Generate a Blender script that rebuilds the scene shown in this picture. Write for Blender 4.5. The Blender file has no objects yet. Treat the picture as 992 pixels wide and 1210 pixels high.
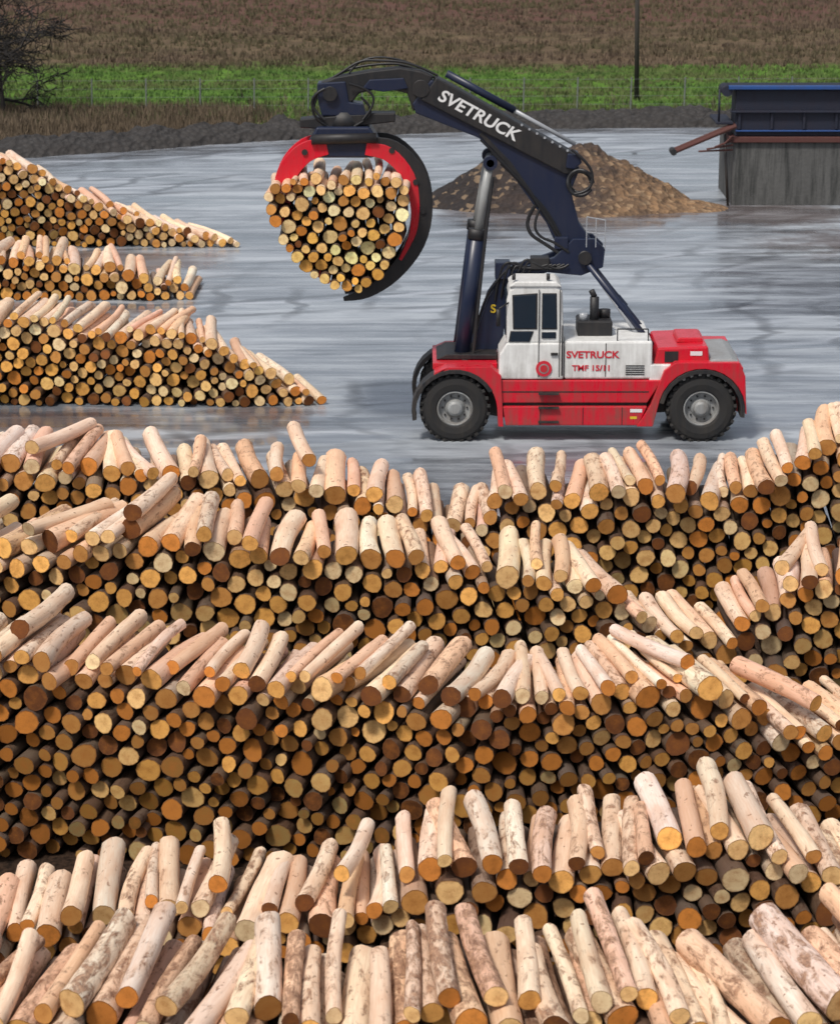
import bpy, bmesh, math, random
import numpy as np
from mathutils import Vector, Matrix, noise as mnoise
random.seed(5)
sc = bpy.context.scene
sc.view_settings.view_transform = 'Standard'
try: sc.view_settings.look = 'None'
except Exception: pass
sc.view_settings.exposure = 0

# ------------------------------------------------------------------ helpers
def link(o, parent=None):
    sc.collection.objects.link(o)
    if parent: o.parent = parent
    return o

class NT:
    def __init__(s, name):
        s.m = bpy.data.materials.new(name); s.m.use_nodes = True
        s.t = s.m.node_tree; s.b = s.t.nodes['Principled BSDF']
    def n(s, typ, **kw):
        nd = s.t.nodes.new(typ)
        for k, v in kw.items():
            if k in nd.inputs: nd.inputs[k].default_value = v
            else: setattr(nd, k, v)
        return nd
    def l(s, a, b): s.t.links.new(a, b)
    def mapping(s, src, scale, loc=(0,0,0)):
        m = s.n('ShaderNodeMapping'); m.inputs['Scale'].default_value = scale
        m.inputs['Location'].default_value = loc
        s.l(src, m.inputs['Vector']); return m.outputs[0]
    def noise(s, vec, scale, detail=4, rough=.55, dist=0):
        n = s.n('ShaderNodeTexNoise'); n.inputs['Scale'].default_value = scale
        n.inputs['Detail'].default_value = detail; n.inputs['Roughness'].default_value = rough
        n.inputs['Distortion'].default_value = dist
        if vec is not None: s.l(vec, n.inputs['Vector'])
        return n.outputs['Fac']
    def ramp(s, fac, stops):
        r = s.n('ShaderNodeValToRGB'); e = r.color_ramp.elements
        while len(e) < len(stops): e.new(.5)
        for i, (p, c) in enumerate(stops):
            e[i].position = p
            e[i].color = (c, c, c, 1) if isinstance(c, (int, float)) else (*c, 1)
        s.l(fac, r.inputs[0]); return r.outputs[0]
    def mix(s, fac, a, b, mode='MIX'):
        m = s.n('ShaderNodeMix', data_type='RGBA', blend_type=mode)
        for sock, v in ((m.inputs[0], fac), (m.inputs[6], a), (m.inputs[7], b)):
            if isinstance(v, bpy.types.NodeSocket): s.l(v, sock)
            elif isinstance(v, (int, float)): sock.default_value = v if sock.type == 'VALUE' else (v, v, v, 1)
            else: sock.default_value = (*v, 1)
        return m.outputs[2]
    def math(s, op, a, b=0.0, clamp=False):
        m = s.n('ShaderNodeMath', operation=op); m.use_clamp = clamp
        for i, v in enumerate((a, b)):
            if isinstance(v, bpy.types.NodeSocket): s.l(v, m.inputs[i])
            else: m.inputs[i].default_value = v
        return m.outputs[0]
    def bump(s, h, strength=.4, dist=.05):
        b = s.n('ShaderNodeBump'); b.inputs['Strength'].default_value = strength
        b.inputs['Distance'].default_value = dist
        s.l(h, b.inputs['Height']); s.l(b.outputs[0], s.b.inputs['Normal'])
    def base(s, c):
        if isinstance(c, bpy.types.NodeSocket): s.l(c, s.b.inputs['Base Color'])
        else: s.b.inputs['Base Color'].default_value = (*c, 1)
    def rough(s, r):
        if isinstance(r, bpy.types.NodeSocket): s.l(r, s.b.inputs['Roughness'])
        else: s.b.inputs['Roughness'].default_value = r
    def attr(s, name):
        a = s.n('ShaderNodeAttribute'); a.attribute_name = name; return a
    def obj(s): return s.n('ShaderNodeTexCoord').outputs['Object']
    def pos(s): return s.n('ShaderNodeNewGeometry').outputs['Position']

# ------------------------------------------------------------------ materials
def mat_bark():
    M = NT('log_bark'); a = M.attr('lc'); lp = M.attr('lp').outputs['Vector']
    big = M.noise(M.mapping(lp, (8, 8, 3.2)), 1.0, 7, .72, .5)
    thr = M.math('ADD', big, M.attr('bk').outputs['Fac'])
    mask = M.ramp(thr, [(.50, 0), (.62, .9)])
    fine = M.noise(M.mapping(lp, (40, 40, 3)), 1.0, 3)
    soft = M.noise(M.mapping(lp, (4, 4, 1.2), (5, 5, 5)), 1.0, 3)
    wood = M.mix(M.ramp(fine, [(.3, 0), (.7, 1)]), M.mix(.35, a.outputs['Color'], (.55, .27, .13)), a.outputs['Color'])
    wood = M.mix(M.ramp(soft, [(.44, 0), (.68, .45)]), wood, (.56, .30, .17))
    flake = M.noise(M.mapping(lp, (22, 22, 12)), 1.0, 4, .7)
    bark = M.mix(M.ramp(flake, [(.35, 0), (.65, 1)]), (.13, .055, .03), (.46, .26, .155))
    knots = M.ramp(M.noise(M.mapping(lp, (11, 11, 7), (3, 1, 8)), 1.0, 2), [(.66, 0), (.70, 1)])
    c = M.mix(mask, wood, bark)
    c = M.mix(M.math('MULTIPLY', knots, .65), c, (.18, .07, .03))
    M.base(M.mix(M.attr('inn').outputs['Fac'], c, (.032, .013, .007))); M.rough(.68)  # near-black bark on buried logs paints the shade in the gaps
    M.b.inputs['Specular IOR Level'].default_value = .35
    M.bump(M.math('ADD', M.math('MULTIPLY', mask, .6), M.math('MULTIPLY', flake, .7)), .6, .012)
    return M.m
def mat_end():
    M = NT('log_end_grain'); a = M.attr('lc'); lp = M.attr('lp').outputs['Vector']; rad = M.attr('rad').outputs['Fac']
    w = M.math('ADD', M.math('MULTIPLY', rad, 55.0), M.math('MULTIPLY', M.noise(lp, 9, 2), 10))
    rings = M.math('SINE', w)
    c = M.mix(M.math('MULTIPLY', M.ramp(rings, [(0, 0), (1, 1)]), .12), a.outputs['Color'], (.16, .05, .015))
    blot = M.noise(lp, 8, 5, .7)
    c = M.mix(M.ramp(blot, [(.44, 0), (.75, .65)]), c, (.28, .10, .02))
    heart = M.ramp(rad, [(.0, .5), (.10, .18), (.45, .08), (.7, 0)])
    c = M.mix(heart, c, (.32, .11, .02))
    edge = M.ramp(M.math('ADD', rad, M.math('MULTIPLY', M.math('SUBTRACT', blot, .5), .15)), [(.88, 0), (.99, .75)])
    c = M.mix(edge, c, (.12, .048, .02))
    M.base(c); M.rough(.8); M.b.inputs['Specular IOR Level'].default_value = .2
    M.bump(M.noise(lp, 60, 3), .3, .01)
    return M.m
BARK, ENDM = mat_bark(), mat_end()

def paint(name, col, dirt=.35, rough=.35, dirtcol=(.10, .075, .055)):
    M = NT(name); p = M.obj()
    n1 = M.noise(p, 1.7, 6, .65)
    n2 = M.noise(M.mapping(p, (9, 9, 1.2)), 1.0, 4)
    sep = M.n('ShaderNodeSeparateXYZ'); M.l(p, sep.inputs[0])
    low = M.ramp(M.math('MULTIPLY', sep.outputs[2], .25), [(.0, 1), (.55, .3)])
    f = M.math('MULTIPLY', M.ramp(M.math('MULTIPLY', M.math('ADD', n1, n2), .5), [(.40, 0), (.66, 1)]), M.math('MULTIPLY', low, dirt * 1.6), True)
    M.base(M.mix(f, M.mix(M.math('MULTIPLY', n1, .25), col, tuple(c * .6 for c in col)), dirtcol))
    M.rough(M.math('ADD', rough, M.math('MULTIPLY', f, .5), True))
    return M.m
RED = paint('red_paint', (.62, .008, .028), .6, .25)
WHITE = paint('white_paint', (.78, .78, .76), .7, .35)
NAVY = paint('dark_blue_paint', (.009, .016, .044), .3, .34, (.05, .045, .045))
GREYP = paint('grey_paint', (.30, .31, .31), .6)
BLACK = paint('black_paint', (.009, .010, .013), .4, .5)
STEEL = paint('steel_rod', (.35, .37, .40), .3, .25)
RUBBER = paint('tyre_rubber', (.012, .012, .013), .6, .75, (.04, .036, .032))
def simple(name, col, rough=.5, metal=0):
    M = NT(name); n = M.noise(M.obj(), 6, 4)
    M.base(M.mix(M.math('MULTIPLY', n, .5), col, tuple(c * .6 for c in col))); M.rough(rough)
    M.b.inputs['Metallic'].default_value = metal; return M.m
GLASS = simple('dark_window_glass', (.02, .03, .045), .06)
HOSE = simple('rubber_hose', (.012, .012, .014), .45)
LETW = simple('white_lettering', (.78, .78, .78), .5)
LETR = simple('red_lettering', (.6, .02, .04), .5)
YEL = simple('yellow_marking', (.7, .5, .03), .5)

# ------------------------------------------------------------------ logs
def make_log_mesh(name, P, D, L, R0, R1, CE, CB, BK, INN, rng, S=12, K=5):
    N = len(L)
    up = np.tile(np.array([0, 0, 1.0]), (N, 1))
    U = np.cross(D, up); U /= np.linalg.norm(U, axis=1)[:, None]
    W = np.cross(U, D)
    t = np.linspace(0, 1, K)[None, :, None]; th = (np.arange(S) / S * 2 * np.pi)[None, None, :]
    ph = rng.uniform(0, 6.28, (N, 1, 1)); ph2 = rng.uniform(0, 6.28, (N, 1, 1))
    rad = R0[:, None, None] * (1 - t) + R1[:, None, None] * t
    rad = rad * (1 + .05 * np.sin(2 * th + ph) + .035 * np.sin(3 * th + ph2 + 3 * t) + rng.normal(0, .02, (N, K, S)))
    bendA = rng.normal(0, .024, (N, 1)) * np.sin(np.pi * t[:, :, 0]); bendB = rng.normal(0, .02, (N, 1)) * np.sin(np.pi * t[:, :, 0])
    a = rad * np.cos(th); b = rad * np.sin(th)
    slA = rng.normal(0, .12, (N, 1, 1)); slB = rng.normal(0, .12, (N, 1, 1))
    ax = t * L[:, None, None] + (slA * a + slB * b) * (np.abs(t * 2 - 1) > .99)
    V = P[:, None, None, :] + ax[..., None] * D[:, None, None, :] + (a + bendA[..., None])[..., None] * U[:, None, None, :] + (b + bendB[..., None])[..., None] * W[:, None, None, :]
    LP = np.stack([a, b, ax + 0 * a], -1) + rng.uniform(-50, 50, (N, 1, 1, 3))
    sideV = V.reshape(N, K * S, 3); sideLP = LP.reshape(N, K * S, 3)
    f = V[:, 0]; bk = V[:, -1]
    fc = f.mean(1, keepdims=True); bc = bk.mean(1, keepdims=True)
    lpf = LP[:, 0]; lpb = LP[:, -1]
    allV = np.concatenate([sideV, f, fc, bk, bc], 1)
    allLP = np.concatenate([sideLP, lpf, lpf.mean(1, keepdims=True), lpb, lpb.mean(1, keepdims=True)], 1)
    nv = K * S + 2 * S + 2
    radA = np.ones((N, nv)); radA[:, K * S + S] = 0; radA[:, -1] = 0
    col = np.ones((N, nv, 4)); col[:, :K * S, :3] = CB[:, None]; col[:, K * S:, :3] = CE[:, None]
    quads = []
    for k in range(K - 1):
        for s in range(S):
            s2 = (s + 1) % S
            quads.append((k * S + s, k * S + s2, (k + 1) * S + s2, (k + 1) * S + s))
    o = K * S; tris = []
    for s in range(S):
        s2 = (s + 1) % S
        tris.append((o + s2, o + s, o + S)); tris.append((o + S + 1 + s, o + S + 1 + s2, nv - 1))
    quads = np.array(quads); tris = np.array(tris)
    loops1 = np.concatenate([quads.ravel(), tris.ravel()])
    off = (np.arange(N) * nv)[:, None]
    loops = (loops1[None] + off).ravel()
    lt1 = np.concatenate([np.full(len(quads), 4), np.full(len(tris), 3)])
    lt = np.tile(lt1, N); ls = np.concatenate([[0], np.cumsum(lt)[:-1]])
    mi = np.tile(np.concatenate([np.zeros(len(quads)), np.ones(len(tris))]), N)
    me = bpy.data.meshes.new(name)
    me.vertices.add(N * nv); me.vertices.foreach_set('co', allV.reshape(-1).astype(np.float32))
    me.loops.add(len(loops)); me.loops.foreach_set('vertex_index', loops.astype(np.int32))
    me.polygons.add(len(lt)); me.polygons.foreach_set('loop_start', ls.astype(np.int32))
    try: me.polygons.foreach_set('loop_total', lt.astype(np.int32))
    except Exception: pass
    me.materials.append(BARK); me.materials.append(ENDM)
    me.polygons.foreach_set('material_index', mi.astype(np.int32))
    me.polygons.foreach_set('use_smooth', (mi < .5))
    me.update(calc_edges=True)
    def at(n, ty, data, key):
        A = me.attributes.new(n, ty, 'POINT'); A.data.foreach_set(key, data.reshape(-1).astype(np.float32))
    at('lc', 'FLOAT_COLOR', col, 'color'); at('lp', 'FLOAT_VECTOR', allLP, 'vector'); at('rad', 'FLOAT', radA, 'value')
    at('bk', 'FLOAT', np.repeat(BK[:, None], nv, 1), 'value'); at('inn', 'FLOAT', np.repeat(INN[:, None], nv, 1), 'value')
    me.validate()
    return link(bpy.data.objects.new(name, me))

#            golden          tan             orange brown     dark            pale             brown
PAL = np.array([(.92, .47, .13), (.92, .58, .25), (.68, .25, .05), (.17, .06, .022), (.95, .72, .42), (.58, .27, .075)])
def pack(x0, x1, prof, floor, rng, rm, rs):
    gx = np.arange(x0, x1, .02); top = prof(gx); fl = floor(gx)
    rk = np.clip(np.linspace(rm - 1.7 * rs, rm + 2.0 * rs, 7), .06, 1)
    wk = np.exp(-((rk - rm) / rs) ** 2 / 2); wk /= wk.sum()
    env = fl[None] + rk[:, None]
    out = []; fails = 0
    while fails < 25 and len(out) < 2500:
        k = rng.choice(7, p=wk); e = env[k]
        ok = e + rk[k] * .2 <= top
        if not ok.any(): fails += 1; continue
        sc_ = np.where(ok, e + rng.uniform(0, .04, len(gx)), 1e9)
        i = sc_.argmin(); x = gx[i]; z = e[i]; r = rk[k]
        out.append((x, z, r, top[i] - z))
        for j in range(7):
            rr = rk[j] + r * .985
            dx = gx - x; m = np.abs(dx) < rr
            env[j][m] = np.maximum(env[j][m], z + np.sqrt(rr * rr - dx[m] ** 2))
    return np.array(out)

def interp(pts):
    xs, zs = zip(*pts); return lambda x: np.interp(x, xs, zs)

def log_pile(name, yf, pts, seed, yaw=((0, 0),), L=2.7, rm=.15, rs=.028, weights=(3, 3, 2, 1, 2, 3), floor=((-99, 0), (99, 0)), x0=None, x1=None,
             topj=5, facej=.10, bark=(-.05, .09), gain=1.0, loose=0, S=12, K=5, top_extra=1.0, dz=0, inner=.9, lowdark=.35, lsk=14, rough_prof=.09):
    rng = np.random.default_rng(seed)
    pts = [(a, b + dz) for a, b in pts]
    x0 = pts[0][0] if x0 is None else x0; x1 = pts[-1][0] if x1 is None else x1
    base = interp(pts); nb = int((x1 - x0) / .55) + 2; bx = np.linspace(x0, x1, nb); bz = rng.uniform(-rough_prof, rough_prof, nb)
    C = pack(x0, x1, lambda q: base(q) + np.interp(q, bx, bz), interp(floor), rng, rm, rs)
    N = len(C); x, z, r, dep = C.T
    top = dep < .30
    wav = np.interp(x, np.linspace(x0, x1, 16), rng.uniform(-.18, .18, 16)) * top_extra
    y = yf + rng.normal(0, facej, N) + np.where(top, rng.uniform(-.28, .22, N) * top_extra, 0) + wav
    grp = np.interp(x, np.linspace(x0, x1, 40), rng.normal(0, topj, 40))
    yw = np.interp(x, *zip(*yaw)) + rng.normal(0, .8, N) + np.where(top, rng.normal(0, topj * .5, N) + grp, 0)
    pt = rng.normal(0, .5, N) + np.where(top, rng.normal(0, 1.3, N), 0)
    Ls = L + rng.normal(0, .05, N); Ls[top] += rng.normal(0, .12, top.sum())
    zz = z.copy()
    if loose:
        lx = rng.uniform(x0 + .6, x1 - .6, loose); lr = rng.uniform(rm - rs, rm + rs, loose)
        lz = base(lx) + rm * .9 + lr * .8
        x = np.concatenate([x, lx]); zz = np.concatenate([zz, lz]); r = np.concatenate([r, lr])
        y = np.concatenate([y, yf + rng.uniform(.0, .4, loose)])
        yw = np.concatenate([yw, np.interp(lx, *zip(*yaw)) * 1.2 + rng.normal(0, lsk, loose)])
        pt = np.concatenate([pt, rng.normal(-.5, 1.2, loose)]); Ls = np.concatenate([Ls, np.full(loose, L * .95)])
        top = np.concatenate([top, np.ones(loose, bool)]); N = len(x); dep = np.concatenate([dep, np.zeros(loose)])
    yr = np.radians(yw); pr = np.radians(pt)
    D = np.stack([np.sin(yr) * np.cos(pr), np.cos(yr) * np.cos(pr), np.sin(pr)], 1)
    P = np.stack([x, y, zz], 1)
    w = np.array(weights, float); w /= w.sum()
    ce = PAL[rng.choice(6, N, p=w)] * rng.uniform(.66, 1.10, (N, 1)) * gain
    # shade towards the foot of a stack, painted into the end colours
    low_shade = np.clip((dep - .3) / 1.6, 0, 1) * rng.uniform(.4, 1, N)
    ce = ce * (1 - lowdark * low_shade[:, None]); ce[:, 2] *= (1 - .3 * low_shade)
    cb = np.array([.95, .75, .56]) * rng.uniform(.76, 1.04, (N, 1)) + rng.normal(0, .02, (N, 3))
    kind = rng.random(N); cb[kind < .28] *= np.array([.96, .80, .73]); cb[kind > .84] *= np.array([.98, 1.08, 1.20])
    bkv = rng.uniform(bark[0], bark[1], N)
    taper = rng.uniform(.80, 1.0, N); fl = rng.random(N) < .3
    r = r * .95
    R0 = r * np.where(fl, .88, 1.0); R1 = r * np.where(fl, 1.0, taper)
    inn = np.clip((dep - .32) / .22, 0, 1) * inner  # gap shade between logs, put into the bark colour by depth below the top
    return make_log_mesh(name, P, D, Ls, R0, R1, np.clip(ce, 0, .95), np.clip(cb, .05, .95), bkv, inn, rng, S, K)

# near rows (front to back)
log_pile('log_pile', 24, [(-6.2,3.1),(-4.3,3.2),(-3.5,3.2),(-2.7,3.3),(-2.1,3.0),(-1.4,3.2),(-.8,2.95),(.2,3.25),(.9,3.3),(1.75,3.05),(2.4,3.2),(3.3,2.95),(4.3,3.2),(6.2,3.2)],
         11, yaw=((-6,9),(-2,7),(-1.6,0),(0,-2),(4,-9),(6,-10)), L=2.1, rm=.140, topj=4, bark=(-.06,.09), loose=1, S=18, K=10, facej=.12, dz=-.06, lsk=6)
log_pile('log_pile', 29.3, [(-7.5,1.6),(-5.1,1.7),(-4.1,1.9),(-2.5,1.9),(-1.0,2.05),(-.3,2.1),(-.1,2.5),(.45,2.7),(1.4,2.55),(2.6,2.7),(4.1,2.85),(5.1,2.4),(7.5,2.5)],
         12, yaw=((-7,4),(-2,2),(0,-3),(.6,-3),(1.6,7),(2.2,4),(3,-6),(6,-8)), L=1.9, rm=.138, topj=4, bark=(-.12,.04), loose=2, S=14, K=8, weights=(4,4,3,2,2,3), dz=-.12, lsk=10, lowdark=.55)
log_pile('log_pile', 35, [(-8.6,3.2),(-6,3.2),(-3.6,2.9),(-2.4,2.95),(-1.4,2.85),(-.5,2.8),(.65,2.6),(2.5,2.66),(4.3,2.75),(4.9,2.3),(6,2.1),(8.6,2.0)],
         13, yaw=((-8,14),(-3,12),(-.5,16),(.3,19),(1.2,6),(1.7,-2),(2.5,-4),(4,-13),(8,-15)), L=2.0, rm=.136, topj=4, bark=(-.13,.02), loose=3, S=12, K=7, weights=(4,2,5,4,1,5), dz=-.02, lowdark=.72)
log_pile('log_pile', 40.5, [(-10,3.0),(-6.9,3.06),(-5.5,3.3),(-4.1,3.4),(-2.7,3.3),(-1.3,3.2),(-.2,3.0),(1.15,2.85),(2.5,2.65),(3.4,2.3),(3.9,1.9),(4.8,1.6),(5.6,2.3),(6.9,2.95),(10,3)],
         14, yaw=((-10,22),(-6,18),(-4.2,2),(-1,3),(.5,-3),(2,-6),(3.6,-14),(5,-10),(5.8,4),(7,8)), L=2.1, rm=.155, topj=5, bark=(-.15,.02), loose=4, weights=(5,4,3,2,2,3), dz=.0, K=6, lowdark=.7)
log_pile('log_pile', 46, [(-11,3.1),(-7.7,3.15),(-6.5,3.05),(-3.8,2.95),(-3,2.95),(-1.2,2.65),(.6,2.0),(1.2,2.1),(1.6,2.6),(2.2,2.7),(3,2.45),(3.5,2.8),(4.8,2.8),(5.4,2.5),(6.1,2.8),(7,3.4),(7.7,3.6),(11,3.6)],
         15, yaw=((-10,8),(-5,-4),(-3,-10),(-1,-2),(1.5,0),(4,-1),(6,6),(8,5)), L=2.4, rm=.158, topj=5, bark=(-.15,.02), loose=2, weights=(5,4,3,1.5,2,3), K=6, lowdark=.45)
# far left stacks
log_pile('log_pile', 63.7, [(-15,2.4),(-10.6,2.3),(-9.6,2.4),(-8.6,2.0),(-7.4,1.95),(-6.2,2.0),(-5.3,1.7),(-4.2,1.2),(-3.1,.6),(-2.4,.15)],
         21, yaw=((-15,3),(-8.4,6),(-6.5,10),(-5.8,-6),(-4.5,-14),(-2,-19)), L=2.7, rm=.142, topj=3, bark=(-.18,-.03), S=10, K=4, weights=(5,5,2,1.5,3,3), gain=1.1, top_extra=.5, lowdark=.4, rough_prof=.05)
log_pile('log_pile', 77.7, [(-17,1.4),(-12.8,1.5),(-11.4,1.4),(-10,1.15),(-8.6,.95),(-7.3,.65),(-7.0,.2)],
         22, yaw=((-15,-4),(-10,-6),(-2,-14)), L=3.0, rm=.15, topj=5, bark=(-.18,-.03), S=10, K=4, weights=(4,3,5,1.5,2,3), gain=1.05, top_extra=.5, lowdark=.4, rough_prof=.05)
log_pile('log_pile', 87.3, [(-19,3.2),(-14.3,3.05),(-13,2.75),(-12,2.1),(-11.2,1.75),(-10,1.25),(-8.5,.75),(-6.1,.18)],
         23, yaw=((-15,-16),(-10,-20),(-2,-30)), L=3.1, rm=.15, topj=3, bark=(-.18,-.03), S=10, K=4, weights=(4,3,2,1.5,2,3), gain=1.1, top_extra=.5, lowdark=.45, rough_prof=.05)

# ------------------------------------------------------------------ truck
TR = link(bpy.data.objects.new('log_stacker_vehicle', None)); TR.location = (.83, 60, 0); TR.scale = (1, .78, 1)
DU = .0202
def finish(name, bm, mat, bevel=0, smooth=False, parent=TR):
    me = bpy.data.meshes.new(name); bmesh.ops.recalc_face_normals(bm, faces=bm.faces); bm.to_mesh(me); bm.free()
    if smooth:
        for p in me.polygons: p.use_smooth = True
    me.materials.append(mat); o = link(bpy.data.objects.new(name, me), parent)
    if bevel:
        b = o.modifiers.new('Bevel', 'BEVEL'); b.width = bevel; b.segments = 2; b.limit_method = 'ANGLE'
    return o
def prism(name, pts, y0, y1, mat, bevel=.025, zo=0, parent=TR):
    bm = bmesh.new()
    a = [bm.verts.new((u * DU, y0, v * DU + zo)) for u, v in pts]; b = [bm.verts.new((u * DU, y1, v * DU + zo)) for u, v in pts]
    bm.faces.new(a); bm.faces.new(b[::-1]); n = len(pts)
    for i in range(n): bm.faces.new((a[i], b[i], b[(i + 1) % n], a[(i + 1) % n]))
    return finish(name, bm, mat, bevel, parent=parent)
def rect(name, u0, v0, u1, v1, y0, y1, mat, bevel=.02, zo=0):
    return prism(name, [(u0, v0), (u1, v0), (u1, v1), (u0, v1)], y0, y1, mat, bevel, zo)
def rod(name, p0, p1, r, mat, r2=None, seg=14, parent=TR):
    p0, p1 = Vector(p0), Vector(p1); d = p1 - p0; bm = bmesh.new()
    bmesh.ops.create_cone(bm, cap_ends=True, segments=seg, radius1=r, radius2=r if r2 is None else r2, depth=d.length)
    M = Matrix.Translation((p0 + p1) / 2) @ d.to_track_quat('Z', 'Y').to_matrix().to_4x4()
    bmesh.ops.transform(bm, matrix=M, verts=bm.verts)
    o = finish(name, bm, mat, 0, False, parent)
    if seg > 8:
        for p in o.data.polygons: p.use_smooth = len(p.vertices) == 4
    return o
def uv(u, v, y, zo=0): return (u * DU, y, v * DU + zo)
def tube(name, pts, r, mat, parent=TR, cyc=False):
    cu = bpy.data.curves.new(name, 'CURVE'); cu.dimensions = '3D'; cu.bevel_depth = r; cu.bevel_resolution = 2; cu.resolution_u = 6
    sp = cu.splines.new('NURBS'); sp.points.add(len(pts) - 1)
    for p, q in zip(sp.points, pts): p.co = (*q, 1)
    sp.order_u = 3; sp.use_endpoint_u = not cyc; sp.use_cyclic_u = cyc
    cu.materials.append(mat)
    return link(bpy.data.objects.new(name, cu), parent)
def lathe(name, prof, cx, cy, cz, mat, seg=40, lugs=0, parent=TR):
    bm = bmesh.new(); rings = []
    for i in range(seg):
        a = 2 * math.pi * i / seg
        rings.append([bm.verts.new((cx + r * math.cos(a), cy + y, cz + r * math.sin(a))) for r, y in prof])
    for i in range(seg):
        A, B = rings[i], rings[(i + 1) % seg]
        for j in range(len(prof) - 1): bm.faces.new((A[j], B[j], B[j + 1], A[j + 1]))
    if lugs:
        for i in range(lugs):
            for side in (0, 1):
                a = 2 * math.pi * (i + .5 * side) / lugs
                m = Matrix.Translation((cx, cy, cz)) @ Matrix.Rotation(-a, 4, 'Y') @ Matrix.Translation((.80, (.16 if not side else .44), 0)) @ Matrix.Rotation(.5 if side else -.5, 4, 'X')
                r = bmesh.ops.create_cube(bm, size=1, matrix=m @ Matrix.Diagonal((.07, .34, .085, 1)))
    return finish(name, bm, mat, 0, False, parent)
BO = -.28   # boom plane z offset
# wheels
for wi, (u, yy) in enumerate([(0, 0), (290, 0), (0, 3.3), (290, 3.3)]):
    cx, cz = u * DU, .80
    lathe('tyre_%d' % wi, [(.42, .06), (.46, .0), (.60, -.03), (.72, .0), (.785, .06), (.80, .15), (.80, .45), (.785, .54), (.70, .60), (.45, .58), (.42, .5)], cx, yy, cz, RUBBER, 48, 26)
    lathe('rim_%d' % wi, [(.43, .05), (.40, .03), (.385, .06), (.36, .22), (.25, .24), (.20, .14), (.17, .04), (.12, -.0), (.0, -.005)], cx, yy, cz, GREYP, 36)
    for k in range(10):
        a = k * math.pi / 5
        rod('bolt', (cx + .29 * math.cos(a), yy + .23, cz + .29 * math.sin(a)), (cx + .29 * math.cos(a), yy + .18, cz + .29 * math.sin(a)), .024, BLACK, seg=6)
rod('front_axle', uv(0, 39.6, .3), uv(0, 39.6, 3.6), .2, BLACK); rod('rear_axle', uv(290, 39.6, .3), uv(290, 39.6, 3.6), .18, BLACK)
# fenders
def arc(cu, cv, r, a0, a1, n=12): return [(cu + r * math.cos(math.radians(a0 + (a1 - a0) * i / n)), cv + r * math.sin(math.radians(a0 + (a1 - a0) * i / n))) for i in range(n + 1)]
for y0, y1, s in ((-.10, .62, ''), (3.28, 3.98, '_far')):
    prism('front_mudguard' + s, arc(0, 37, 51, 192, 30) + arc(0, 37, 46, 30, 192), y0, y1, BLACK, .01)
    prism('rear_mudguard' + s, arc(290, 37, 51, 168, -8) + arc(290, 37, 46, -8, 168), y0, y1, BLACK, .01)
    prism('front_fender' + s, [(-26, 77), (-24, 84), (-10, 90), (42, 91), (54, 80), (57, 19), (51, 19)] + arc(0, 37, 50, 5, 122), y0 + .03, y1 - .05, RED, .02)
    prism('rear_fender' + s, [(214, 19), (230, 45), (245, 86), (258, 96), (333, 96), (340, 80), (343, 34), (341.5, 34)] + arc(290, 37, 51.5, 8, 165) + [(233, 19)], y0 + .03, y1 - .05, RED, .02)
prism('chassis_frame', [(40, 70), (300, 70), (300, 30), (60, 22), (-20, 35), (-20, 70)], .8, 3.1, BLACK)
prism('side_tank', [(50, 74), (243, 74), (226, 47), (50, 47)], .02, .9, RED)
prism('side_groove', [(54, 61), (228, 61), (227, 59.5), (54, 59.5)], .013, .03, BLACK, 0)
prism('step_board', [(56, 43), (226, 43), (216, 20), (60, 20)], -.03, .85, RED)
rect('side_gap', 55, 42, 226, 48, .12, .8, BLACK, 0)
for i, u in enumerate((100, 150, 196)): rect('panel_seam_%d' % i, u, 21, u + 1, 42, -.037, -.031, BLACK, 0)
rect('tail_block', 334, 30, 341, 84, .7, 3.2, RED)
prism('side_tank_far', [(50, 74), (243, 74), (226, 20), (56, 20)], 3.0, 3.9, RED)
rect('number_plate', 206, 36, 220, 40, -.04, -.033, LETW, 0); rect('yellow_sticker', 206, 28, 214, 31, -.04, -.034, YEL, 0)
# body
rect('engine_housing', 128, 75, 231, 120, .1, 3.4, WHITE, .05)
rect('housing_seam', 176, 78, 177, 118, .09, .095, BLACK, 0)
for k in range(5): rect('vent_louvre_%d' % k, 200, 80 + k * 2.6, 222, 81.2 + k * 2.6, .085, .095, BLACK, 0)
rect('deck_plate', 228, 72, 300, 92, .1, 3.6, WHITE, .03)
prism('red_hood', [(233, 90), (238, 111), (297, 113), (299, 90)], .25, 2.9, RED, .05)
prism('hood_step', [(262, 112), (264, 118), (292, 118), (294, 112)], .9, 2.3, RED, .03)
prism('counterweight', [(296, 84), (299, 98), (325, 99), (335, 95), (336, 84)], .1, 3.2, GREYP, .06)
rect('hood_grille', 246, 94, 262, 107, .235, .245, BLACK, 0)
rect('hood_sticker', 276, 102, 290, 107, .235, .243, LETW, 0)
rect('front_platform', -26, 82, 50, 90, .60, 3.27, RED)
prism('front_step_plate', [(-22, 91), (-10, 97), (50, 97), (50, 91)], 1.0, 2.9, BLACK, .02)
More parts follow.
